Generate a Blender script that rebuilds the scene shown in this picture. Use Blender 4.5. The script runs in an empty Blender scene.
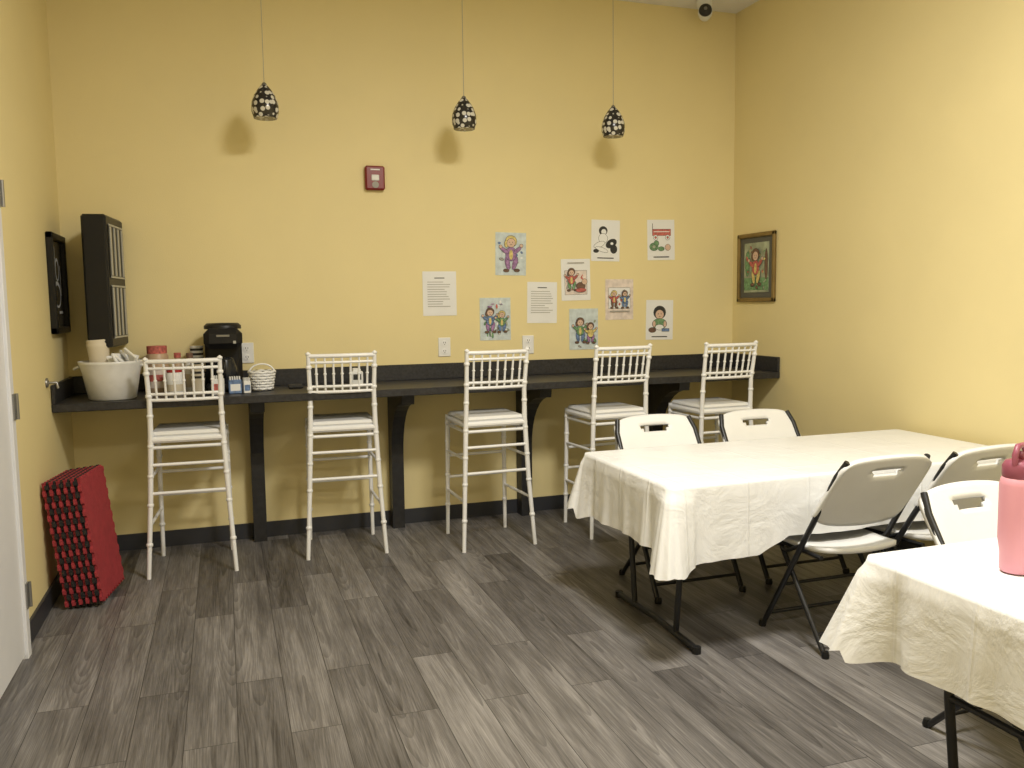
import bpy, random
from math import *
from mathutils import Vector, Matrix
random.seed(4)
W,H=4.606,3.624
YB=-8.0
sc=bpy.context.scene
sc.view_settings.view_transform='Standard'
# ---------------------------------------------------------------- materials
def mk(name,col,rough=.5,metal=0.,bump=0.,bscale=200.,var=0.,vscale=8.,spec=.5,trans=0.):
    m=bpy.data.materials.new(name); m.use_nodes=True; nt=m.node_tree; b=nt.nodes['Principled BSDF']
    b.inputs['Base Color'].default_value=(*col,1); b.inputs['Roughness'].default_value=rough
    b.inputs['Metallic'].default_value=metal; b.inputs['Specular IOR Level'].default_value=spec
    tc=nt.nodes.new('ShaderNodeTexCoord')
    n=nt.nodes.new('ShaderNodeTexNoise'); n.inputs['Scale'].default_value=vscale; n.inputs['Detail'].default_value=4
    nt.links.new(tc.outputs['Object'],n.inputs['Vector'])
    r=nt.nodes.new('ShaderNodeValToRGB'); v=max(var,.02)
    r.color_ramp.elements[0].position=.3; r.color_ramp.elements[1].position=.7
    r.color_ramp.elements[0].color=(*[c*(1-v) for c in col],1); r.color_ramp.elements[1].color=(*[min(1,c*(1+v)) for c in col],1)
    nt.links.new(n.outputs['Fac'],r.inputs['Fac']); nt.links.new(r.outputs['Color'],b.inputs['Base Color'])
    if bump:
        n2=nt.nodes.new('ShaderNodeTexNoise'); n2.inputs['Scale'].default_value=bscale; n2.inputs['Detail'].default_value=3
        nt.links.new(tc.outputs['Object'],n2.inputs['Vector'])
        bp=nt.nodes.new('ShaderNodeBump'); bp.inputs['Strength'].default_value=bump; bp.inputs['Distance'].default_value=.01
        nt.links.new(n2.outputs['Fac'],bp.inputs['Height']); nt.links.new(bp.outputs['Normal'],b.inputs['Normal'])
    if trans: b.inputs['Transmission Weight'].default_value=trans
    return m
M={}
M['wall']=mk('yellow_paint',(.80,.685,.365),.6,bump=.12,bscale=160,var=.015,vscale=2)
M['ceil']=mk('ceiling_paint',(.8,.79,.77),.8,bump=.1)
M['white']=mk('white_resin',(.85,.86,.88),.35,var=.02)
M['seat']=mk('white_cushion',(.83,.84,.85),.5,bump=.05)
M['black']=mk('black_plastic',(.012,.012,.013),.4,spec=.3)
M['metal']=mk('black_tube_metal',(.02,.021,.024),.35,metal=.3)
M['grey']=mk('grey_metal',(.3,.3,.3),.35,metal=.8)
M['counter']=mk('charcoal_laminate',(.022,.022,.025),.45,var=.5,vscale=60)
M['counterd']=mk('dark_panel',(.018,.018,.020),.5,var=.3,vscale=30)
M['base']=mk('vinyl_baseboard',(.030,.032,.040),.45)
M['chairp']=mk('offwhite_plastic',(.78,.79,.80),.4,bump=.05,bscale=90,var=.02)
M['paper']=mk('paper',(.81,.82,.83),.7)
M['paperb']=mk('paper_blue',(.58,.66,.69),.7,var=.15,vscale=25)
M['paperp']=mk('paper_pink',(.74,.65,.60),.7,var=.18,vscale=25)
M['ink']=mk('ink',(.03,.03,.03),.7)
M['inkg']=mk('ink_grey',(.35,.34,.32),.7)
M['sketch']=mk('chalk_white',(.6,.6,.57),.7)
M['red']=mk('red',(.42,.03,.03),.5,var=.1)
M['alarm']=mk('alarm_red',(.20,.012,.015),.35)
M['rdraw']=mk('crayon_red',(.5,.13,.11),.7,var=.4,vscale=60)
M['gdraw']=mk('crayon_green',(.16,.30,.15),.7,var=.4,vscale=60)
M['bdraw']=mk('crayon_blue',(.14,.22,.40),.7,var=.4,vscale=60)
M['ydraw']=mk('crayon_yellow',(.65,.53,.2),.7,var=.3,vscale=60)
M['pdraw']=mk('crayon_purple',(.32,.18,.36),.7,var=.4,vscale=60)
M['skin']=mk('crayon_skin',(.66,.47,.36),.7,var=.1,vscale=60)
M['brown']=mk('crayon_brown',(.16,.09,.06),.7,var=.3,vscale=60)
M['gold']=mk('gold_frame',(.22,.15,.05),.4,metal=.4,var=.2)
M['mat']=mk('grey_matboard',(.10,.10,.085),.7)
M['sky']=mk('art_bg',(.34,.38,.27),.7,var=.4,vscale=12)
M['pink']=mk('pink_powdercoat',(.72,.33,.40),.38,bump=.05,bscale=400)
M['pinkd']=mk('pink_lid',(.28,.07,.11),.4)
M['door']=mk('door_white',(.73,.74,.78),.4)
M['bucket']=mk('frosted_white',(.76,.76,.75),.3,var=.06,vscale=20)
M['tan']=mk('kraft_cups',(.68,.61,.48),.6)
M['matred']=mk('foam_red',(.33,.030,.042),.7,bump=.25,bscale=300,var=.12,vscale=30)
M['matblk']=mk('foam_black',(.014,.013,.015),.75,bump=.25,bscale=300)
M['glass']=mk('art_glass',(.02,.022,.026),.25,var=.4,vscale=5,spec=.3)
M['vent']=mk('vent_grey',(.42,.42,.39),.3)
M['amber']=mk('creamer',(.50,.36,.24),.4)

def cloth_mat():
    m=bpy.data.materials.new('plastic_tablecloth'); m.use_nodes=True; nt=m.node_tree; b=nt.nodes['Principled BSDF']
    b.inputs['Base Color'].default_value=(.84,.86,.89,1); b.inputs['Roughness'].default_value=.33
    tc=nt.nodes.new('ShaderNodeTexCoord'); n=nt.nodes.new('ShaderNodeTexNoise'); n.inputs['Scale'].default_value=4; n.inputs['Detail'].default_value=6; n.inputs['Roughness'].default_value=.6; n.inputs['Distortion'].default_value=1.0
    nt.links.new(tc.outputs['Object'],n.inputs['Vector'])
    sx=nt.nodes.new('ShaderNodeSeparateXYZ'); nt.links.new(tc.outputs['Object'],sx.inputs[0])
    acc=n.outputs['Fac']
    for ax,per in (('X',.305),('Y',.27)):
        pp=nt.nodes.new('ShaderNodeMath'); pp.operation='PINGPONG'; pp.inputs[1].default_value=per/2; nt.links.new(sx.outputs[ax],pp.inputs[0])
        mr=nt.nodes.new('ShaderNodeMapRange'); mr.inputs['From Max'].default_value=.008; mr.inputs['To Min'].default_value=.20; mr.inputs['To Max'].default_value=0; nt.links.new(pp.outputs[0],mr.inputs['Value'])
        ad=nt.nodes.new('ShaderNodeMath'); ad.operation='ADD'; nt.links.new(acc,ad.inputs[0]); nt.links.new(mr.outputs[0],ad.inputs[1]); acc=ad.outputs[0]
    bp=nt.nodes.new('ShaderNodeBump'); bp.inputs['Strength'].default_value=.6; bp.inputs['Distance'].default_value=.018
    nt.links.new(acc,bp.inputs['Height']); nt.links.new(bp.outputs['Normal'],b.inputs['Normal'])
    return m
M['cloth']=cloth_mat()
def mosaic():
    m=bpy.data.materials.new('mosaic_glass'); m.use_nodes=True; nt=m.node_tree; b=nt.nodes['Principled BSDF']; b.inputs['Roughness'].default_value=.2
    tc=nt.nodes.new('ShaderNodeTexCoord'); v=nt.nodes.new('ShaderNodeTexVoronoi'); v.feature='F1'; v.inputs['Scale'].default_value=33; v.inputs['Randomness'].default_value=.55
    nt.links.new(tc.outputs['Object'],v.inputs['Vector'])
    r=nt.nodes.new('ShaderNodeValToRGB'); r.color_ramp.elements[0].position=.42; r.color_ramp.elements[0].color=(.66,.64,.58,1); r.color_ramp.elements[1].position=.49; r.color_ramp.elements[1].color=(.022,.02,.02,1)
    nt.links.new(v.outputs['Distance'],r.inputs['Fac']); nt.links.new(r.outputs['Color'],b.inputs['Base Color'])
    return m
M['mosaic']=mosaic()
def floor_mat():
    m=bpy.data.materials.new('grey_vinyl_plank'); m.use_nodes=True; nt=m.node_tree; L=nt.links; b=nt.nodes['Principled BSDF']
    N=nt.nodes.new
    tc=N('ShaderNodeTexCoord'); mp=N('ShaderNodeMapping'); mp.inputs['Rotation'].default_value=(0,0,radians(90)); L.new(tc.outputs['Object'],mp.inputs['Vector'])
    def mth(op,a,bb=0):
        x=N('ShaderNodeMath'); x.operation=op
        for i,k in enumerate((a,bb)):
            if isinstance(k,(int,float)): x.inputs[i].default_value=k
            else: L.new(k,x.inputs[i])
        return x.outputs[0]
    rb=N('ShaderNodeTexBrick'); rb.offset=.37; rb.offset_frequency=2; rb.inputs['Scale'].default_value=1
    rb.inputs['Brick Width'].default_value=1.3; rb.inputs['Row Height'].default_value=.178; rb.inputs['Mortar Size'].default_value=.0016; rb.inputs['Mortar Smooth'].default_value=.1
    rb.inputs['Color1'].default_value=(0,0,0,1); rb.inputs['Color2'].default_value=(1,1,1,1); rb.inputs['Mortar'].default_value=(.5,.5,.5,1)
    L.new(mp.outputs[0],rb.inputs['Vector'])
    sep=N('ShaderNodeSeparateColor'); L.new(rb.outputs['Color'],sep.inputs[0])
    sxy=N('ShaderNodeSeparateXYZ'); L.new(mp.outputs[0],sxy.inputs[0])
    vv=mth('SUBTRACT',mth('FRACT',mth('DIVIDE',sxy.outputs['Y'],.178)),.5)
    mul=N('ShaderNodeVectorMath'); mul.operation='SCALE'; mul.inputs['Scale'].default_value=37.; L.new(rb.outputs['Color'],mul.inputs[0])
    add=N('ShaderNodeVectorMath'); add.operation='ADD'; L.new(mp.outputs[0],add.inputs[0]); L.new(mul.outputs[0],add.inputs[1])
    def noise(scale,sv,det,rough=.5,dist=0.):
        st=N('ShaderNodeMapping'); st.inputs['Scale'].default_value=sv; L.new(add.outputs[0],st.inputs['Vector'])
        g=N('ShaderNodeTexNoise'); g.inputs['Scale'].default_value=scale; g.inputs['Detail'].default_value=det; g.inputs['Roughness'].default_value=rough; g.inputs['Distortion'].default_value=dist; L.new(st.outputs[0],g.inputs['Vector']); return g.outputs['Fac']
    g1=noise(2.0,(.9,12,1),6,.6,.15)
    g3=noise(1.5,(4,105,1),5,.65)
    n2=noise(1.0,(.9,3.0,1),2,.45)
    g4=noise(2.2,(.6,1.6,1),2)
    sel=mth('SUBTRACT',mth('FRACT',mth('MULTIPLY',sep.outputs[0],7.3)),.5)   # per-plank arch centre shift
    vs_=mth('ADD',vv,mth('MULTIPLY',sel,.9))
    arch=mth('ADD',mth('MULTIPLY',mth('MULTIPLY',vs_,vs_),34.),mth('MULTIPLY',sxy.outputs['X'],3.2))
    arch=mth('ADD',arch,mth('MULTIPLY',n2,13.)); arch=mth('ADD',arch,mth('MULTIPLY',sep.outputs[0],40.))
    ring=mth('FRACT',mth('MULTIPLY',arch,.85)); 
    ring=mth('POWER',ring,1.6)
    s=mth('ADD',mth('MULTIPLY',g1,.40),mth('MULTIPLY',ring,-.080))
    s=mth('ADD',s,mth('MULTIPLY',g3,.34)); s=mth('ADD',s,mth('MULTIPLY',g4,.22)); s=mth('ADD',s,.055)
    s=mth('ADD',s,mth('MULTIPLY',mth('SUBTRACT',sep.outputs[0],.5),.15))
    r=N('ShaderNodeValToRGB'); e=r.color_ramp.elements; e[0].position=.34; e[0].color=(.040,.036,.035,1); e[1].position=.72; e[1].color=(.33,.315,.305,1)
    x=e.new(.52); x.color=(.142,.134,.130,1)
    L.new(s,r.inputs['Fac'])
    mx=N('ShaderNodeMix'); mx.data_type='RGBA'; L.new(rb.outputs['Fac'],mx.inputs['Factor']); L.new(r.outputs['Color'],mx.inputs['A']); mx.inputs['B'].default_value=(.035,.032,.031,1)
    L.new(mx.outputs['Result'],b.inputs['Base Color']); b.inputs['Roughness'].default_value=.45
    bp=N('ShaderNodeBump'); bp.inputs['Strength'].default_value=.10; bp.inputs['Distance'].default_value=.004; L.new(s,bp.inputs['Height']); L.new(bp.outputs['Normal'],b.inputs['Normal'])
    return m
M['floor']=floor_mat()
# ---------------------------------------------------------------- mesh builder
class B:
    def __init__(s): s.v=[];s.f=[];s.m=[];s.sm=[];s.mats=[]
    def mi(s,k):
        if k not in s.mats: s.mats.append(k)
        return s.mats.index(k)
    def add(s,vs,fs,k,sm=False,T=None):
        o=len(s.v); i=s.mi(k)
        s.v+= [tuple(T@Vector(p)) if T else tuple(p) for p in vs]
        for f in fs: s.f.append(tuple(o+a for a in f)); s.m.append(i); s.sm.append(sm)
    def box(s,c,d,k,T=None,bev=0.):
        x,y,z=[q/2 for q in d]; b=min(bev,x*.9,y*.9,z*.9)
        if b<=0:
            vs=[(c[0]+i*x,c[1]+j*y,c[2]+l*z) for i in(-1,1) for j in(-1,1) for l in(-1,1)]
            fs=[(0,1,3,2),(4,6,7,5),(0,4,5,1),(2,3,7,6),(0,2,6,4),(1,5,7,3)]
            s.add(vs,fs,k,False,T); return
        vs=[];idx={}
        for i in(-1,1):
            for j in(-1,1):
                for l in(-1,1):
                    for a in range(3):
                        p=[i*(x-b),j*(y-b),l*(z-b)]; p[a]=(i*x,j*y,l*z)[a]
                        idx[(i,j,l,a)]=len(vs); vs.append((c[0]+p[0],c[1]+p[1],c[2]+p[2]))
        fs=[]
        for a in range(3):
            for sg in(-1,1):
                o=[q for q in range(3) if q!=a]; ring=[]
                for (u,w) in((-1,-1),(1,-1),(1,1),(-1,1)):
                    t=[0,0,0]; t[a]=sg; t[o[0]]=u; t[o[1]]=w; ring.append(idx[(*t,a)])
                fs.append(tuple(ring))
        for a in range(3):
            o=[q for q in range(3) if q!=a]
            for u in(-1,1):
                for w in(-1,1):
                    t1=[0,0,0];t1[o[0]]=u;t1[o[1]]=w;t1[a]=-1;t2=list(t1);t2[a]=1
                    fs.append((idx[(*t1,o[0])],idx[(*t2,o[0])],idx[(*t2,o[1])],idx[(*t1,o[1])]))
        for i in(-1,1):
            for j in(-1,1):
                for l in(-1,1): fs.append(tuple(idx[(i,j,l,a)] for a in range(3)))
        s.add(vs,fs,k,False,T)
    def path(s,pts,r,k,seg=10,T=None,closed=False):
        pts=[Vector(p) for p in pts]; n=len(pts)
        rs=r if isinstance(r,(list,tuple)) else [r]*n
        vs=[];fs=[];up=None
        for i,p in enumerate(pts):
            if closed: d=(pts[(i+1)%n]-pts[i-1])
            else: d=(pts[min(i+1,n-1)]-pts[max(i-1,0)])
            d.normalize()
            if up is None:
                up=Vector((0,0,1)) if abs(d.z)<.9 else Vector((1,0,0))
            a=d.cross(up).normalized(); bb=a.cross(d).normalized(); up=bb
            for q in range(seg):
                t=2*pi*q/seg; vs.append(p+(a*cos(t)+bb*sin(t))*rs[i])
        m=n if closed else n-1
        for i in range(m):
            j=(i+1)%n
            for q in range(seg):
                fs.append((i*seg+q,i*seg+(q+1)%seg,j*seg+(q+1)%seg,j*seg+q))
        s.add(vs,fs,k,True,T)
        if not closed:
            s.add(vs[:seg],[tuple(range(seg))[::-1]],k,False,T); s.add(vs[-seg:],[tuple(range(seg))],k,False,T)
    def lathe(s,prof,c,k,seg=28,T=None,smooth=True):
        vs=[];fs=[]
        for r,z in prof:
            for q in range(seg):
                t=2*pi*q/seg; vs.append((c[0]+r*cos(t),c[1]+r*sin(t),c[2]+z))
        for i in range(len(prof)-1):
            for q in range(seg): fs.append((i*seg+q,i*seg+(q+1)%seg,(i+1)*seg+(q+1)%seg,(i+1)*seg+q))
        s.add(vs,fs,k,smooth,T)
        if prof[0][0]>1e-4: s.add(vs[:seg],[tuple(range(seg))[::-1]],k,False,T)
        if prof[-1][0]>1e-4: s.add(vs[-seg:],[tuple(range(seg))],k,False,T)
    def prism(s,poly,ax,a0,a1,k,T=None):
        o=[q for q in range(3) if q!=ax]; vs=[]
        for a in(a0,a1):
            for p in poly:
                t=[0,0,0];t[ax]=a;t[o[0]]=p[0];t[o[1]]=p[1];vs.append(tuple(t))
        n=len(poly); fs=[tuple(range(n))[::-1],tuple(range(n,2*n))]
        fs+=[(i,(i+1)%n,n+(i+1)%n,n+i) for i in range(n)]
        s.add(vs,fs,k,False,T)
    def obj(s,name,loc=(0,0,0),rz=0.,scale=(1,1,1),parent=None):
        me=bpy.data.meshes.new(name); me.from_pydata(s.v,[],s.f)
        for k in s.mats: me.materials.append(M[k])
        me.polygons.foreach_set('material_index',s.m); me.polygons.foreach_set('use_smooth',s.sm)
        me.update()
        import bmesh
        bm=bmesh.new(); bm.from_mesh(me); bmesh.ops.recalc_face_normals(bm,faces=bm.faces); bm.to_mesh(me); bm.free()
        ob=bpy.data.objects.new(name,me); bpy.context.collection.objects.link(ob)
        ob.location=loc; ob.rotation_euler=(0,0,rz); ob.scale=scale
        if parent: ob.parent=parent
        return ob
# ---------------------------------------------------------------- room shell
def slab(name,c,d,k):
    b=B(); b.box((0,0,0),d,k); return b.obj(name,c)
slab('floor',(W/2,YB/2,-.05),(W+.2,-YB+.2,.1),'floor')
slab('ceiling',(W/2,YB/2,H+.05),(W+.2,-YB+.2,.1),'ceil')
slab('wall_back',(W/2,.05,H/2),(W+.2,.1,H),'wall')
slab('wall_left',(-.05,YB/2,H/2),(.1,-YB,H),'wall')
slab('wall_right',(W+.05,YB/2,H/2),(.1,-YB,H),'wall')
slab('wall_front',(W/2,YB-.05,H/2),(W+.2,.1,H),'wall')
slab('baseboard_back',(W/2,-.006,.05),(W-.03,.012,.10),'base')
slab('baseboard_left',(.006,-.80,.05),(.012,1.58,.10),'base')
slab('baseboard_right',(W-.006,YB/2,.05),(.012,-YB-.03,.10),'base')
# door on the left wall
b=B(); b.box((0.014,-2.10,1.08),(.022,.90,2.12),'door',bev=.003)
b.box((.020,-1.625,1.10),(.034,.06,2.20),'door',bev=.003); b.box((.020,-2.58,1.10),(.034,.06,2.20),'door',bev=.003); b.box((.020,-2.10,2.17),(.034,.90,.06),'door',bev=.003)
for z in(.27,1.09,1.98):
    b.box((.040,-1.62,z),(.006,.035,.11),'grey'); b.path([(.046,-1.60,z-.055),(.046,-1.60,z+.055)],.008,'grey')
b.path([(.02,-2.48,1.0),(.07,-2.48,1.0),(.07,-2.36,1.0)],.009,'grey')
b.obj('door_1')
# ---------------------------------------------------------------- counter
CT=.99
root=bpy.data.objects.new('bar_counter',None); bpy.context.collection.objects.link(root)
b=B(); b.box((W/2,-.305,CT-.0225),(W-.004,.605,.045),'counter',bev=.004); b.obj('countertop',parent=root)
b=B(); b.box((W/2,-.011,CT+.0525),(W-.004,.018,.105),'counter',bev=.003)
b.box((.013,-.315,CT+.0525),(.018,.585,.105),'counter',bev=.003)
b.box((W-.013,-.315,CT+.0525),(.018,.585,.105),'counter',bev=.003); b.obj('backsplash',parent=root)
for n_,x in enumerate((1.06,1.955,2.87,3.90)):
    b=B(); poly=[(-.002,0.0),(-.10,0.0),(-.105,.45)]
    for i in range(0,9):
        t=i/8*pi/2; poly.append((-.105-.38*(1-cos(t)),.50+.38*sin(t)))
    poly+=[(-.50,CT-.045),(-.002,CT-.045)]
    b.prism([(p[0]-.012,p[1]) for p in poly],0,x-.04,x+.04,'counterd')
    b.obj('support_bracket_%d'%(n_+1),parent=root)
# ---------------------------------------------------------------- chiavari bar stool
def stool(x,yb,rz=0):
    b=B(); k='white'
    def post(pts,r):
        b.path(pts,r,k,10)
    def node(p,r=.018):
        b.lathe([(.012,-.012),(r,-.006),(r,.006),(.012,.012)],p,k,10)
    def lerp(a,c,t): return tuple(a[i]+(c[i]-a[i])*t for i in range(3))
    for s in(-1,1):
        pts=[(s*.232,-.24,0),(s*.207,-.205,.42),(s*.190,-.19,.79),(s*.186,-.20,.98),(s*.192,-.24,1.21)]
        post(pts,[.012,.0145,.0155,.014,.012])
        for a,c,t in((0,1,.45),(0,1,.97),(1,2,.4),(1,2,.85),(2,3,.6),(3,4,.15),(3,4,.7)): node(lerp(pts[a],pts[c],t))
        b.lathe([(.0,-.01),(.015,-.004),(.015,.006),(0,.016)],(s*.192,-.24,1.218),k,10)
        f=[(s*.200,.215,0),(s*.192,.195,.79)]
        post(f,[.012,.0155])
        for t in(.25,.5,.78,.93): node(lerp(f[0],f[1],t))
        for z in(.30,.56):
            t=z/.8
            b.path([lerp((s*.222,-.235,0),(s*.190,-.19,.8),t),lerp(f[0],f[1],t)],.0095,k,8)
        b.path([(s*.190,-.19,.725),(s*.192,.195,.725)],.010,k,8)
    for z in(.47,.63): b.path([(-.200+.01*z,-.20,z),(.200-.01*z,-.20,z)],.0095,k,8)
    for z in(.38,.52): b.path([(-.197,.203,z),(.197,.203,z)],.0095,k,8)
    b.path([(-.192,-.19,.725),(.192,-.19,.725)],.010,k,8); b.path([(-.192,.195,.725),(.192,.195,.725)],.010,k,8)
    b.box((0,.003,.768),(.415,.415,.034),'white',bev=.012)
    b.box((0,.003,.797),(.39,.38,.032),'seat',bev=.014)
    def rail(z,y,hw,r,bow=.018):
        b.path([(hw*t,y-bow*(1-t*t),z) for t in[-1,-.75,-.5,-.25,0,.25,.5,.75,1]],r,k,8)
    rail(1.207,-.239,.192,.0125); rail(1.168,-.232,.190,.0085)
    rail(1.025,-.206,.187,.0085); rail(.992,-.201,.186,.0095)
    for i in range(7):
        t=-.78+.26*i; bow=.018*(1-t*t)
        b.path([(t*.192,-.239-bow,1.207),(t*.189,-.22-bow,1.10),(t*.186,-.201-bow,.992)],.0068,k,7)
        b.lathe([(.006,-.008),(.011,0),(.006,.008)],(t*.189,-.22-bow,1.10),k,8)
    return b.obj('chiavari_bar_stool',(x,yb+.22,0),rz)
stool(.680,-.66,radians(-2)); stool(1.552,-.62,radians(-3)); stool(2.435,-.79,radians(2)); stool(3.265,-.80,radians(3)); stool(4.03,-.84,radians(2))
# ---------------------------------------------------------------- folding chair
def fchair(x,y,rz,sx=1.0,sz=1.0,rear=-.24):
    b=B(); hw=.222
    def TY(z): return .235-.515*(z/.865)
    for s in(-1,1):
        b.path([(s*hw*.9,TY(.865)-.0,.865),(s*hw*.98,TY(.80),.80),(s*hw,TY(.49),.49),(s*hw,.235,.0)],.0125,'metal',10)
        b.path([(s*(hw-.028),.15,.425),(s*(hw-.028),.15+(rear-.15)*.45,.235),(s*(hw-.028),rear,.0)],.0115,'metal',10)
        b.path([(s*(hw-.028),.19,.425),(s*(hw-.028),-.13,.425)],.010,'metal',8)
        b.path([(s*hw,TY(.46),.46),(s*hw,.06,.41),(s*(hw-.028),.13,.40)],.009,'metal',8)
        b.lathe([(.016,0),(.018,.012),(.014,.03)],(s*hw,.232,0),'black',10); b.lathe([(.015,0),(.017,.012),(.013,.03)],(s*(hw-.028),rear+.002,0),'black',10)
    b.path([(-hw,TY(.08),.08),(hw,TY(.08),.08)],.009,'metal',8); b.path([(-hw+.028,rear+.07,.075),(hw-.028,rear+.07,.075)],.009,'metal',8)
    b.path([(-hw,TY(.245),.245),(hw,TY(.245),.245)],.008,'metal',8)
    def shell(fn,nu,nv,th,hole=None):
        vs=[];fs=[]
        for layer in(0,1):
            for i in range(nu+1):
                for j in range(nv+1):
                    p,n=fn(i/nu,j/nv); vs.append(p+n*(th/2 if layer==0 else -th/2))
        K=(nu+1)*(nv+1); idx=lambda l,i,j:l*K+i*(nv+1)+j
        isH=lambda i,j: hole is not None and 0<=i<nu and 0<=j<nv and hole(i,j)
        for i in range(nu):
            for j in range(nv):
                if isH(i,j): continue
                fs.append((idx(0,i,j),idx(0,i+1,j),idx(0,i+1,j+1),idx(0,i,j+1)))
                fs.append((idx(1,i,j),idx(1,i,j+1),idx(1,i+1,j+1),idx(1,i+1,j)))
                for (di,dj,a,c) in((-1,0,(i,j),(i,j+1)),(1,0,(i+1,j),(i+1,j+1)),(0,-1,(i,j),(i+1,j)),(0,1,(i,j+1),(i+1,j+1))):
                    ii,jj=i+di,j+dj
                    if not(0<=ii<nu and 0<=jj<nv) or isH(ii,jj):
                        fs.append((idx(0,*a),idx(0,*c),idx(1,*c),idx(1,*a)))
        b.add(vs,fs,'chairp',True)
    def seat(u,v):
        X=(u-.5)*2; V=(v-.5)*2
        w=.205*(1-.10*max(0,-V))
        yy=.03+.195*V*(1-.05*abs(X)**6) ; xx=w*X*(1-.07*abs(V)**8)
        z=.442+.012*(X*X)-.012*(max(0,V)**4)+.014*max(0,-V)**3-.006
        return Vector((xx,yy,z)),Vector((0,0,1))
    shell(seat,16,16,.022)
    nrm=Vector((0,-.86,-.51))
    def back(u,v):
        X=(u-.5)*2; t=v; zz=.575+.29*t
        yy=TY(zz)-.024*(1-X*X)-.004
        xx=(.238-.014*t)*X*(1-.05*abs(2*t-1)**8)
        zz+= .016*(1-X*X)*(t*2-1)-.022*(abs(X)**8)*(2*t-1)
        return Vector((xx,yy,zz)),nrm
    shell(back,28,18,.020,hole=lambda i,j: (10<=i<=17 and 13<=j<=13) or (9<=i<=18 and j==14))
    return b.obj('folding_chair',(x,y,0),rz,(sx,1,sz))
fchair(3.13,-1.77,pi,1.10,.985); fchair(3.82,-1.72,pi,1.12,.97)
fchair(3.415,-2.665,0,1.0,.985,-.17); fchair(3.95,-2.65,radians(5),1.06,.985,-.17)
fchair(3.37,-3.66,pi+radians(2),.98,.955)
# ---------------------------------------------------------------- folding tables
def table(name,x0,x1,y0,y1):
    b=B(); cx,cy=(x0+x1)/2,(y0+y1)/2; lx,ly=x1-x0,y1-y0
    b.box((0,0,.72),(lx-.02,ly-.02,.045),'chairp',bev=.012)
    b.box((0,ly/2-.06,.69),(lx-.25,.025,.03),'grey'); b.box((0,-ly/2+.06,.69),(lx-.25,.025,.03),'grey')
    for s in(-1,1):
        fx=s*(lx/2-.17)
        b.path([(fx,-ly/2+.06,.016),(fx,0,.03),(fx,ly/2-.06,.016)],.016,'metal',10)
        for q in(-1,1):
            b.path([(fx,q*.20,.03),(fx,q*.24,.36),(fx,q*.24,.70)],.014,'metal',10)
            b.lathe([(.02,0),(.02,.03)],(fx,q*(ly/2-.06),0),'black',10)
        b.path([(fx,-.24,.36),(fx,.24,.36)],.011,'metal',8)
        b.path([(fx,0,.36),(fx-s*.38,0,.69)],.010,'metal',8)
    return b.obj(name,(cx,cy,0))
T1=(2.575,4.54,-2.66,-1.79); T2=(2.645,4.52,-4.50,-3.69)
table('folding_table',*T1); table('folding_table',*T2)
def cloth(x0,x1,y0,y1,dropf,seed,cf=.075):
    rnd=random.Random(seed); R=.03; zt=.7485
    cx,cy=(x0+x1)/2,(y0+y1)/2; hx,hy=(x1-x0)/2,(y1-y0)/2
    P=[]
    sides=[((-1,-1),(1,-1),(0,-1),'near'),((1,-1),(1,1),(1,0),'right'),((1,1),(-1,1),(0,1),'far'),((-1,1),(-1,-1),(-1,0),'left')]
    for si,(a,c,n,nm) in enumerate(sides):
        pa=Vector((a[0]*hx,a[1]*hy)); pc=Vector((c[0]*hx,c[1]*hy)); d=(pc-pa); L=d.length; d.normalize()
        pa+=d*R; pc-=d*R; N=max(12,int(L/.012))
        for i in range(N+1):
            p=pa.lerp(pc,i/N); dist=min((p-pa).length,(p-pc).length)
            P.append((p,Vector(n),exp(-(dist/.07)**2)*.8,nm,(p-pa).length+si*3,dist))
        nx=sides[(si+1)%4][2]; cc=pc-Vector(n)*R
        for i in range(1,12):
            t=i/12*pi/2; nn=Vector(n)*cos(t)+Vector(nx)*sin(t)
            P.append((cc+nn*R,nn,.8+.2*sin(2*t),'corner',si*3+L+t,0.))
    n=len(P); rings=18
    vs=[];fs=[]
    vs.append((0,0,zt)); 
    for f in(.5,.9,.985):
        for p,nn,c,nm,s,ds in P: vs.append((p.x*f,p.y*f,zt+.0012*sin(9*p.x*f+seed)*cos(11*p.y*f)))
    ph=[rnd.uniform(0,6.28) for _ in range(6)]
    def tri(x): return (2/pi)*asin(.98*sin(x))
    for k in range(rings+1):
        t=k/rings
        for p,nn,c,nm,s,ds in P:
            right=p.x>hx*.6
            dr=dropf(nm,p.x+cx,p.y+cy)
            dr=dr+(.045*c if not right else 0)
            fold=(.009*tri(s*15+ph[0])+.006*tri(s*33+ph[1])+.003*sin(s*61+ph[2]))*t**1.2
            # sharp tucked pleats either side of the corner cone
            pleat=-.022*exp(-((ds-.115)/.022)**2)*t if nm!='corner' else 0.
            if right: fold*=.3; pleat=0
            elif nm not in('left','corner'): fold*=.55
            if nm=='far': pleat*=.3
            flare=(.008+.012*t+cf*c*c*t) if (nm in('left','corner') or c>.2) and not right else .004+.006*t
            q=p+nn*(max(.0035,flare*min(1,t*6)+fold+pleat) if k else 0)
            z=zt-dr*t+ (.004*sin(s*9+ph[3])*t)
            if k==0: z=zt
            vs.append((q.x,q.y,z))
    for i in range(n): fs.append((0,1+i,1+(i+1)%n))
    for r in range(3+rings):
        for i in range(n):
            a=1+r*n; c=1+(r+1)*n
            fs.append((a+i,c+i,c+(i+1)%n,a+(i+1)%n))
    b=B(); b.add(vs,fs,'cloth',True)
    ob=b.obj('tablecloth',(cx,cy,0)); return ob
def d1(nm,x,y):
    if nm=='near': 
        t=min(1,max(0,(x-3.0)/.15)); return .33*(1-t)+.262*t
    if nm=='far': return .255
    if nm=='left': return .29
    if nm=='right': return .25
    return .32 if x<3 and y<-2.2 else .24
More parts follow.
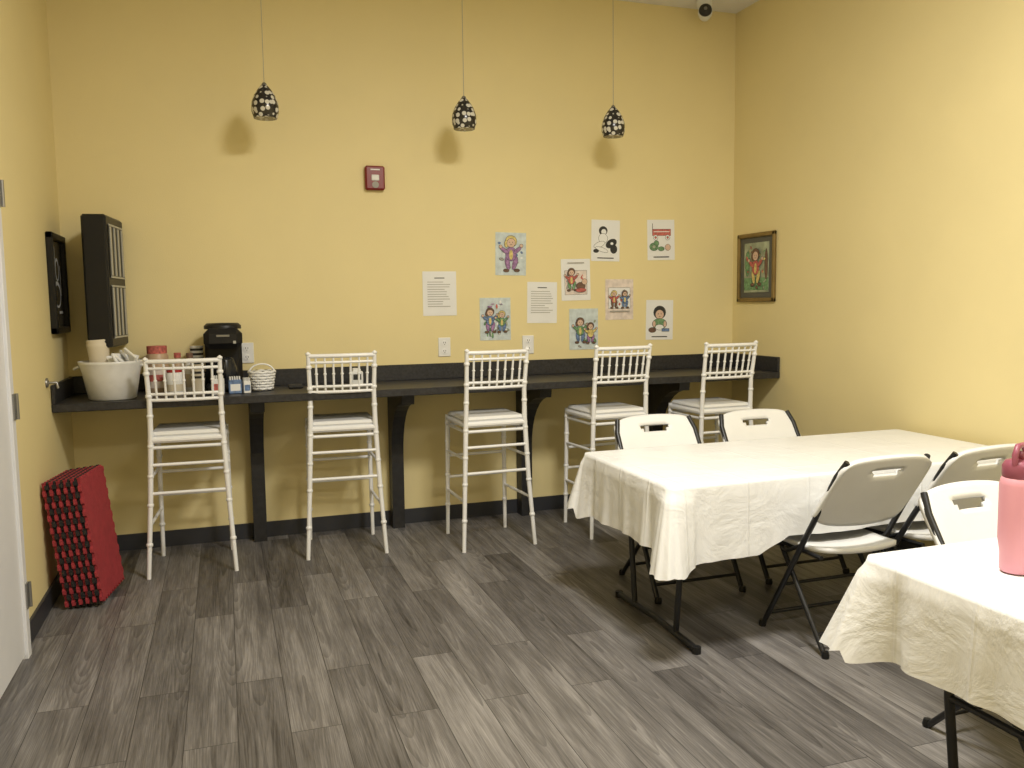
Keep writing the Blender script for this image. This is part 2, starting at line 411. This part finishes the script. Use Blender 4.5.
def d2(nm,x,y):
    if nm=='far':
        t=min(1,max(0,(x-2.9)/.15)); return .24*(1-t)+.255*t
    if nm=='left': return .265
    return .235
cloth(*T1,d1,3); cloth(*T2,d2,8,.10)
# ---------------------------------------------------------------- tumbler
b=B()
b.lathe([(.036,0),(.040,.004),(.041,.05),(.047,.09),(.048,.24),(.044,.258),(.040,.262)],(0,0,0),'pink',32)
b.lathe([(.041,.260),(.043,.268),(.043,.292),(.036,.305),(.02,.31),(0,.312)],(0,0,0),'pinkd',32)
b.path([(-.034,0,.29),(-.036,0,.325),(-.02,0,.347),(.02,0,.347),(.036,0,.325),(.034,0,.29)],.008,'pinkd',10)
b.lathe([(.0,.31),(.009,.31),(.009,.33),(0,.332)],(0.0,.0,0),'pinkd',12)
b.obj('water_bottle',(2.916,-3.965,.752),radians(20))
# ---------------------------------------------------------------- foam mats
b=B(); n=11; hy,hz=.38,.64; x0=0.
for i in range(n):
    k='matblk' if i%2 else 'matred'; th=.0175 if i%2 else .0155
    poly=[]; tN=10
    def edge(p,q,nrm,ph):
        out=[]
        for j in range(tN*2):
            t0=j/(tN*2); o=.007 if (j+ph)%2 else -.007
            for tt in(t0+.008,t0+1/(tN*2)-.008):
                out.append((p[0]+(q[0]-p[0])*tt+nrm[0]*o,p[1]+(q[1]-p[1])*tt+nrm[1]*o))
        return out
    ph=i%2
    poly+=edge((-hy/2,.009),(hy/2,.009),(0,-1),ph)+edge((hy/2,.009),(hy/2,hz),(1,0),ph)+edge((hy/2,hz),(-hy/2,hz),(0,1),ph)+edge((-hy/2,hz),(-hy/2,.009),(-1,0),ph)
    b.prism(poly,0,x0+.0008,x0+th-.0008,k); x0+=th
ob=b.obj('foam_mat_stack',(.115,-.86,.003)); ob.rotation_euler=(0,radians(-7),radians(-9))
# ---------------------------------------------------------------- pendants
def pendant(x,y,zc):
    b=B()
    b.lathe([(.066,-.10),(.078,-.06),(.076,-.015),(.060,.03),(.038,.065),(.018,.088)],(0,0,0),'mosaic',32)
    b.lathe([(.018,.086),(.012,.10),(.004,.106)],(0,0,0),'grey',16)
    b.lathe([(.061,-.099),(.066,-.06),(.02,-.05)],(0,0,0),'white',24)
    b.lathe([(0,-.10),(.02,-.09),(.026,-.07),(.018,-.05)],(0,0,0),'paper',16)
    b.path([(0,0,.10),(0,0,H-zc-.02)],.002,'inkg',6)
    b.lathe([(.05,H-zc-.03),(.055,H-zc-.005),(.055,H-zc)],(0,0,0),'grey',20)
    b.obj('pendant_lamp',(x,y,zc))
pendant(1.175,-.40,2.69); pendant(2.378,-.40,2.69); pendant(3.408,-.40,2.695)
# ---------------------------------------------------------------- wall papers
def ellp(b,k,u,v,ru,rv,d,y=-.002,seg=20,rot=0.,ol=.0022):
    def P(a,c):
        return [(u+cos(rot)*a*cos(t)-sin(rot)*c*sin(t),v+sin(rot)*a*cos(t)+cos(rot)*c*sin(t)) for t in[2*pi*i/seg for i in range(seg)]]
    if ol: b.add([(p[0],y-d*.0002,p[1]) for p in P(ru+ol,rv+ol)],[tuple(range(seg))],'ink')
    b.add([(p[0],y-d*.0002-.0001,p[1]) for p in P(ru,rv)],[tuple(range(seg))],k)
def rectp(b,k,u,v,w,h,d,y=-.002,ol=0):
    for kk,e,dd in((('ink',ol,0),) if ol else ())+((k,0,.0001),):
        b.add([(u+i*(w/2+e),y-d*.0002-dd,v+j*(h/2+e)) for i,j in((-1,-1),(1,-1),(1,1),(-1,1))],[(0,1,2,3)],kk)
def sheet(name,x,z,paper,art,w=.225,h=.295,rot=0.):
    b=B(); b.box((0,-.001,0),(w,.0014,h),paper)
    for i,a in enumerate(art):
        if a[0]=='e': ellp(b,a[1],*a[2:6],i,rot=a[6] if len(a)>6 else 0)
        elif a[0]=='r': rectp(b,a[1],*a[2:6],i,ol=.002)
        elif a[0]=='o': ellp(b,a[1],*a[2:6],i,rot=a[6] if len(a)>6 else 0,ol=0)
        else: rectp(b,a[1],*a[2:6],i)
    ob=b.obj(name,(x,-.001,z)); ob.rotation_euler=(0,rot,0)
def text(n=11,seed=0):
    r=random.Random(seed); out=[('t','ink',0,.105,.07,.006)]
    for i in range(n):
        wd=.17*r.uniform(.6,1); out.append(('t','inkg',-.085+wd/2,.078-.0165*i,wd,.0038))
    return out
def scrib(n,seed,pal,w=.09,h=.11,y0=0.):
    r=random.Random(seed); out=[]
    for i in range(n):
        out.append((r.choice(['o','o','e']),r.choice(pal),r.uniform(-w,w),y0+r.uniform(-h,h),r.uniform(.006,.020),r.uniform(.003,.010),r.uniform(0,3.1)))
    return out
def child(seed,hair='brown',shirt='rdraw',pants='bdraw',s=1.):
    return [('e',pants,-.022*s,-.055*s,.014*s,.04*s,.2),('e',pants,.026*s,-.055*s,.014*s,.04*s,-.3),('e','brown',-.03*s,-.10*s,.018*s,.009*s),('e','brown',.038*s,-.098*s,.018*s,.009*s),
     ('e',shirt,0,0,.034*s,.042*s),('e',shirt,-.042*s,.02*s,.030*s,.011*s,-.6),('e',shirt,.042*s,.024*s,.030*s,.011*s,.7),('e','skin',-.066*s,.042*s,.010*s,.010*s),('e','skin',.066*s,.05*s,.010*s,.010*s),
     ('o','ydraw',0,-.005*s,.012*s,.03*s),('e',hair,0,.076*s,.036*s,.034*s),('e',hair,-.03*s,.06*s,.012*s,.02*s),('e','skin',0,.066*s,.026*s,.026*s),('t','ink',-.009*s,.070*s,.004,.006),('t','ink',.009*s,.070*s,.004,.006),('t','ink',0,.055*s,.014*s,.003)]
def cap(): return [('t','ink',0,-.125,.13,.007)]
def sh(L,dx,dy): return [tuple([a[0],a[1],a[2]+dx,a[3]+dy]+list(a[4:])) for a in L]
PAL=['bdraw','gdraw','pdraw','ydraw','rdraw','inkg','paper','paper']
sheet('notice_paper',2.295,1.57,'paper',text(11,1),.235,.30); sheet('notice_paper',3.04,1.50,'paper',text(10,5),.225,.29,radians(1))
sheet('coloring_page',2.81,1.84,'paperb',scrib(16,1,['paper','sky','inkg','bdraw'])+child(1,'ydraw','pdraw','pdraw',1.15),rot=radians(1))
sheet('coloring_page',2.69,1.39,'paperb',scrib(20,2,['gdraw','sky','inkg','paper'],.09,.06,-.07)+sh(child(2,'brown','bdraw','pdraw',.8),-.04,-.01)+sh(child(2,'ydraw','gdraw','bdraw',.7),.045,-.02)+scrib(5,3,PAL,.08,.02,.10))
sheet('coloring_page',3.30,1.66,'paper',[('r','paperp',0,-.02,.17,.17)]+scrib(14,4,['rdraw','brown','inkg','paper'],.07,.07,-.02)+sh(child(3,'brown','rdraw','gdraw',.75),-.035,.0)+sh([('e','brown',0,0,.035,.025),('e','skin',.03,.03,.02,.02),('e','rdraw',-.0,-.03,.04,.014)],.035,-.045)+[('t','inkg',0,.12,.13,.006)],rot=radians(-1))
sheet('coloring_page',3.535,1.94,'paper',[('e','ink',-.02,.07,.032,.03),('e','paper',-.015,.062,.02,.02),('e','paper',-.02,.015,.035,.035),('e','ink',.045,-.02,.045,.028,.5),('e','ink',.065,-.06,.026,.030),('e','paper',-.05,-.03,.045,.018,.4),('e','paper',-.03,-.065,.05,.014,-.3),('e','ink',-.075,-.075,.02,.012),('e','paper',.05,-.02,.012,.01)]+cap(),rot=radians(1))
sheet('coloring_page',3.985,1.95,'paper',[('r','rdraw',.005,.055,.15,.045),('t','paper',.005,.06,.13,.006),('e','paper',-.045,.018,.018,.018),('e','paper',.055,.018,.018,.018),('e','rdraw',-.045,.018,.007,.007),('e','rdraw',.055,.018,.007,.007),('t','ink',-.07,.095,.004,.05),('e','gdraw',-.06,-.05,.035,.028),('e','gdraw',.0,-.065,.025,.015),('e','skin',.055,-.055,.022,.022),('e','gdraw',-.04,-.025,.02,.02),('e','sky',-.06,-.05,.014,.012)]+cap(),rot=radians(-1))
sheet('coloring_page',3.36,1.305,'paperb',scrib(20,6,['gdraw','sky','inkg','paper','bdraw'],.09,.10,-.03)+sh(child(6,'brown','gdraw','bdraw',.85),-.03,-.01)+sh(child(6,'brown','ydraw','pdraw',.7),.05,-.03))
sheet('coloring_page',3.645,1.515,'paperp',[('r','paper',0,.01,.17,.15)]+scrib(16,7,['rdraw','inkg','paper','ydraw'],.07,.06,0)+sh(child(7,'ydraw','rdraw','brown',.6),-.045,0)+sh(child(7,'brown','bdraw','bdraw',.6),.04,0)+[('t','inkg',0,-.085,.16,.008)])
sheet('coloring_page',3.975,1.36,'paper',[('e','ink',.0,.055,.05,.048),('e','skin',0,.04,.034,.034),('t','ink',-.012,.045,.005,.008),('t','ink',.012,.045,.005,.008),('t','ink',0,.025,.014,.003),('e','gdraw',0,-.03,.06,.04),('e','skin',-.045,-.03,.012,.022),('e','skin',.045,-.03,.012,.022),('e','paper',-.0,-.055,.035,.02),('e','brown',-.06,-.075,.03,.018),('r','bdraw',.05,-.075,.06,.02)]+cap(),rot=radians(1))
# ---------------------------------------------------------------- fire alarm, outlets
b=B(); b.box((0,-.022,0),(.128,.044,.155),'alarm',bev=.010); b.box((0,-.046,.0),(.05,.010,.038),'paper',bev=.004); b.box((0,-.045,.052),(.06,.003,.008),'paper'); b.lathe([(.022,0),(.022,.003)],(0,0,0),'inkg',16,T=Matrix.Translation((0,-.044,-.045))@Matrix.Rotation(pi/2,4,'X'))
b.obj('fire_alarm_strobe',(1.87,0,2.325))
def outlet(x):
    b=B(); b.box((0,-.004,0),(.085,.008,.13),'paper',bev=.003)
    for z in(-.028,.028):
        b.lathe([(.019,0),(.019,.004)],(0,0,0),'white',18,T=Matrix.Translation((0,-.008,z))@Matrix.Rotation(pi/2,4,'X'))
        for dx in(-.007,.007): b.box((dx,-.0125,z+.003),(.003,.002,.011),'ink')
        b.box((0,-.0125,z-.010),(.005,.002,.005),'ink')
    b.obj('wall_outlet',(x,0,1.205))
outlet(2.32); outlet(2.93); outlet(1.025)
# ---------------------------------------------------------------- framed pictures
b=B(); fw,fh=.46,.50
for (c,d) in(((0,fw/2-.015,0),(.024,.03,fh)),((0,-fw/2+.015,0),(.024,.03,fh)),((0,0,fh/2-.015),(.024,fw,.03)),((0,0,-fh/2+.015),(.024,fw,.03))): b.box((-.012,c[1],c[2]),d,'gold',bev=.006)
b.box((-.004,0,0),(.006,fw-.04,fh-.04),'mat'); b.box((-.008,0,0),(.003,fw-.16,fh-.14),'sky')
T=Matrix.Translation((-.0095,0,0))@Matrix.Rotation(-pi/2,4,'Z')
b2=B()
L=[('t','gdraw',0,-.12,.30,.09),('e','gdraw',-.11,.03,.03,.09),('e','brown',.12,.02,.018,.11)]+scrib(26,12,['gdraw','sky','ydraw','brown','rdraw'],.12,.15)+child(9,'brown','rdraw','ydraw',1.25)
for i,a in enumerate(L):
    if a[0] in 'eo': ellp(b2,a[1],*a[2:6],i,y=0,rot=a[6] if len(a)>6 else 0,ol=0 if a[0]=='o' else .002)
    else: rectp(b2,a[1],*a[2:6],i,y=0)
for f,mi in zip(b2.f,b2.m): b.add([b2.v[q] for q in f],[tuple(range(len(f)))],b2.mats[mi],False,T)
b.obj('framed_picture',(W,-.315,1.735))
b=B(); fw,fh=.42,.555
for (y,z,dy,dz) in((fw/2-.018,0,.036,fh),(-fw/2+.018,0,.036,fh),(0,fh/2-.018,fw,.036),(0,-fh/2+.018,fw,.036)): b.box((.018,y,z),(.034,dy,dz),'black',bev=.005)
b.box((.008,0,0),(.01,fw-.05,fh-.05),'glass')
T=Matrix.Translation((.0145,0,0))@Matrix.Rotation(pi/2,4,'Z')
b2=B()
for i,a in enumerate([('e','sketch',0,.08,.055,.065),('e','glass',0,.077,.042,.052),('e','sketch',-.02,-.06,.095,.075),('e','glass',-.02,-.065,.078,.058),('t','sketch',.05,-.16,.10,.014),('t','sketch',-.06,.15,.014,.11),('t','sketch',.08,.02,.012,.17),('t','sketch',-.12,-.02,.010,.22)]):
    if a[0]=='e': ellp(b2,a[1],*a[2:6],i,y=0,ol=0)
    else: rectp(b2,a[1],*a[2:6],i,y=0)
for f,mi in zip(b2.f,b2.m): b.add([b2.v[q] for q in f],[tuple(range(len(f)))],b2.mats[mi],False,T)
b.obj('framed_picture',(0,-.27,1.64))
# tall black wall unit of unknown purpose, vented shape guessed
b=B(); dx,dy,dz=.13,.42,.74
b.box((0,0,0),(dx,dy,dz),'black',bev=.012)
for zz,hh in((.17,.29),(-.17,.29)):
    b.box((dx/2+.002,0,zz),(.006,dy*.84,hh),'black')
    for i in range(4): b.box((dx/2+.006,-dy*.33+i*dy*.22,zz),(.006,.030,hh*.94),'vent')
    for q in(-1,1): b.box((dx/2+.006,0,zz+q*hh/2),(.006,dy*.80,.010),'vent')
ob=b.obj('vented_wall_unit',(.255,-.225,1.650)); ob.rotation_euler=(0,0,radians(-6))
# hook
b=B(); b.lathe([(.025,0),(.025,.008),(.012,.012)],(0,0,0),'grey',16,T=Matrix.Rotation(pi/2,4,'Y')); b.path([(.01,0,0),(.05,0,0),(.055,0,-.03)],.007,'grey'); b.obj('coat_hook',(0,-.70,1.115))
# security camera
b=B(); b.lathe([(.055,0),(.055,-.03),(.045,-.045)][::-1],(0,0,0),'paper',24)
T=Matrix.Translation((0,-.01,-.085))@Matrix.Rotation(radians(78),4,'X')@Matrix.Rotation(radians(-28),4,'Y')
b.lathe([(0,-.05),(.04,-.04),(.050,0),(.050,.04)],(0,0,0),'paper',24,T=T)
b.lathe([(.046,.04),(.044,.052),(.035,.066),(0,.07)],(0,0,0),'ink',24,T=T); b.lathe([(.012,.066),(.012,.073)],(0,0,0),'grey',16,T=T)
b.obj('security_camera',(4.24,-.16,H))
# ---------------------------------------------------------------- counter items
z0=CT+.001
b=B(); b.lathe([(.115,0),(.125,.006),(.150,.15),(.165,.20),(.170,.215),(.164,.216),(.145,.15),(.118,.012),(0,.012)],(0,0,0),'bucket',36)
for s in(-1,1): b.path([(s*.160,-.04,.19),(s*.185,-.03,.175),(s*.185,.03,.175),(s*.160,.04,.19)],.007,'bucket',8)
T=Matrix.Translation((-.055,.02,.12))@Matrix.Rotation(radians(-3),4,'Y')
b.lathe([(.042,0),(.058,.17),(.061,.19),(.055,.20),(.060,.21),(.055,.215),(0,.20)],(0,0,0),'tan',22,T=T)
for i in range(7):
    T=Matrix.Translation((.01+.016*i,-.04+.02*(i%3),.185+.004*i))@Matrix.Rotation(radians(-15+i*9),4,'Y')@Matrix.Rotation(radians(i*23),4,'Z')@Matrix.Rotation(radians(25+9*(i%4)),4,'X')
    b.box((0,0,0),(.11,.13,.014),'paper',T=T,bev=.004)
T=Matrix.Translation((.085,.03,.17))@Matrix.Rotation(radians(15),4,'Y'); b.lathe([(.03,0),(.042,.08),(0,.082)],(0,0,0),'paper',20,T=T)
b.obj('serving_tub',(.282,-.42,z0))
def bottle(name,x,y,prof,bands):
    b=B(); b.lathe(prof[0],(0,0,0),prof[1],24)
    for (r,a,c,k) in bands: b.lathe([(r,a),(r,c)],(0,0,0),k,24)
    return b.obj(name,(x,y,z0))
bottle('snack_jar',.505,-.15,([(.060,0),(.063,.01),(.063,.22),(.055,.235)],'amber'),[(.064,.03,.15,'paperp'),(.0645,.07,.11,'rdraw'),(.057,.235,.28,'rdraw')])
bottle('snack_jar',.605,-.31,([(.045,0),(.048,.01),(.048,.12),(.04,.13)],'paper'),[(.049,.02,.06,'tan'),(.043,.13,.15,'red')])
bottle('creamer_bottle',.618,-.14,([(.036,0),(.038,.01),(.038,.14),(.018,.19),(.016,.21)],'amber'),[(.039,.03,.11,'paper'),(.02,.205,.235,'rdraw')])
bottle('creamer_bottle',.69,-.21,([(.034,0),(.036,.01),(.036,.14),(.018,.19),(.016,.21)],'paper'),[(.037,.03,.11,'tan'),(.019,.205,.235,'brown')])
b=B()
for i in range(14):
    zz=.014*i; b.lathe([(.032,zz+.0),(.038,zz+.085),(.041,zz+.09)],(0,0,0),'paper' if i%2 else 'ink',22)
b.obj('paper_cup_stack',(.728,-.12,z0))
b=B()
for i in range(9):
    zz=.014*i; b.lathe([(.032,zz+.0),(.038,zz+.085),(.041,zz+.09)],(0,0,0),'ink' if i%2 else 'tan',22)
b.obj('paper_cup_stack',(.735,-.32,z0))
# coffee maker
b=B()
b.box((0,0,.02),(.20,.27,.04),'black',bev=.012)
b.box((0,.075,.17),(.20,.12,.30),'black',bev=.02)
b.box((0,-.01,.285),(.205,.25,.11),'black',bev=.03)
b.lathe([(.10,.335),(.10,.352),(.085,.366),(0,.368)],(0,-.01,0),'black',28)
b.lathe([(.055,.042),(.068,.06),(.07,.12),(.055,.165),(.05,.18),(.0,.182)],(0,-.055,0),'glass',26)
b.path([(0,-.12,.165),(0,-.165,.15),(0,-.165,.09),(0,-.122,.075)],.009,'black',8)
b.box((0,-.134,.30),(.07,.006,.012),'grey',bev=.002); b.box((.06,-.137,.265),(.015,.004,.015),'vent')
b.obj('coffee_maker',(.885,-.18,z0),0,(1.08,1,1.12))
# wicker basket
b=B()
for i in range(7):
    r=.060+.016*i/6; b.path([(r*cos(t),r*sin(t),.013+.0165*i+.003*sin(t*9+(i%2)*pi)) for t in[2*pi*q/40 for q in range(40)]],.0085,'white',6,closed=True)
for q in range(16):
    t=2*pi*q/16; b.path([(.058*cos(t),.058*sin(t),.008),(.076*cos(t),.076*sin(t),.115)],.005,'white',6)
b.lathe([(0,.003),(.060,.003),(.060,.008),(0,.008)],(0,0,0),'white',24)
b.path([(.074*cos(t),0,.105+.055*sin(t)) for t in[pi*q/16 for q in range(17)]],.005,'white',8)
for q in range(12): b.box((.03*cos(q*2.4),.03*sin(q*2.4),.08+.004*(q%4)),(.035,.008,.045),'ink' if q%3==0 else 'paper',T=None,bev=.002)
b.obj('wicker_basket',(1.10,-.30,z0))
def pbox(x,y,w,d,h,k1,k2,rz=0):
    b=B(); b.box((0,0,h/2),(w,d,h),k1,bev=.002); b.box((0,-d/2-.0005,h*.45),(w*.8,.001,h*.5),k2); 
    for i in range(5): b.box((-w*.38+w*.19*i,0,h+.008),(w*.10,d*.6,.024),'paper',bev=.001)
    b.obj('sweetener_box',(x,y,z0),rz)
pbox(.940,-.42,.07,.05,.08,'bdraw','paper',.1); pbox(.85,-.44,.06,.05,.09,'paper','rdraw',-.1); pbox(1.005,-.42,.04,.05,.07,'paper','bdraw',.2)
b=B(); b.box((0,0,.045),(.075,.075,.09),'paper',bev=.006); b.box((0,-.0385,.055),(.05,.002,.035),'ink'); b.box((0,0,.098),(.05,.05,.02),'paper',bev=.004); b.obj('napkin_dispenser',(1.68,-.24,z0))
b=B(); b.box((0,0,.012),(.09,.05,.024),'ink',bev=.006); b.path([(.04,0,.012),(.07,.02,.012),(.10,.0,.008)],.004,'ink'); b.obj('phone_charger',(1.30,-.26,z0))
# ---------------------------------------------------------------- lights (ceiling panel and added fill)
def panel(x,y,sx,sy,p,col=(1,.955,.87)):
    l=bpy.data.lights.new('ceiling_or_fill_panel','AREA'); l.shape='RECTANGLE'; l.size=sx; l.size_y=sy; l.energy=p; l.color=col
    o=bpy.data.objects.new('ceiling_or_fill_light',l); bpy.context.collection.objects.link(o); o.location=(x,y,H-.02)
panel(2.40,-3.6,.6,.6,130); panel(2.9,-6.2,1.2,.6,72)  # second is an added fill light behind the camera, brightening the right wall
w=bpy.data.worlds.new('w'); sc.world=w; w.use_nodes=True; w.node_tree.nodes['Background'].inputs[0].default_value=(1,.92,.8,1); w.node_tree.nodes['Background'].inputs[1].default_value=.05
# ---------------------------------------------------------------- camera
yaw,pit,rol=radians(18.654),radians(5.448),radians(-.751)
F=Vector((sin(yaw)*cos(pit),cos(yaw)*cos(pit),-sin(pit))); R=Vector((cos(yaw),-sin(yaw),0)); U=R.cross(F)
R2=R*cos(rol)+U*sin(rol); U2=-R*sin(rol)+U*cos(rol)
cd=bpy.data.cameras.new('camera'); cd.sensor_width=36; cd.lens=849.8/1024*36; cd.clip_start=.05
co=bpy.data.objects.new('camera',cd); bpy.context.collection.objects.link(co); sc.camera=co
mt=Matrix.Identity(4)
for i in range(3): mt[i][0]=R2[i]; mt[i][1]=U2[i]; mt[i][2]=-F[i]
mt[0][3],mt[1][3],mt[2][3]=.892,-5.673,1.5
co.matrix_world=mt
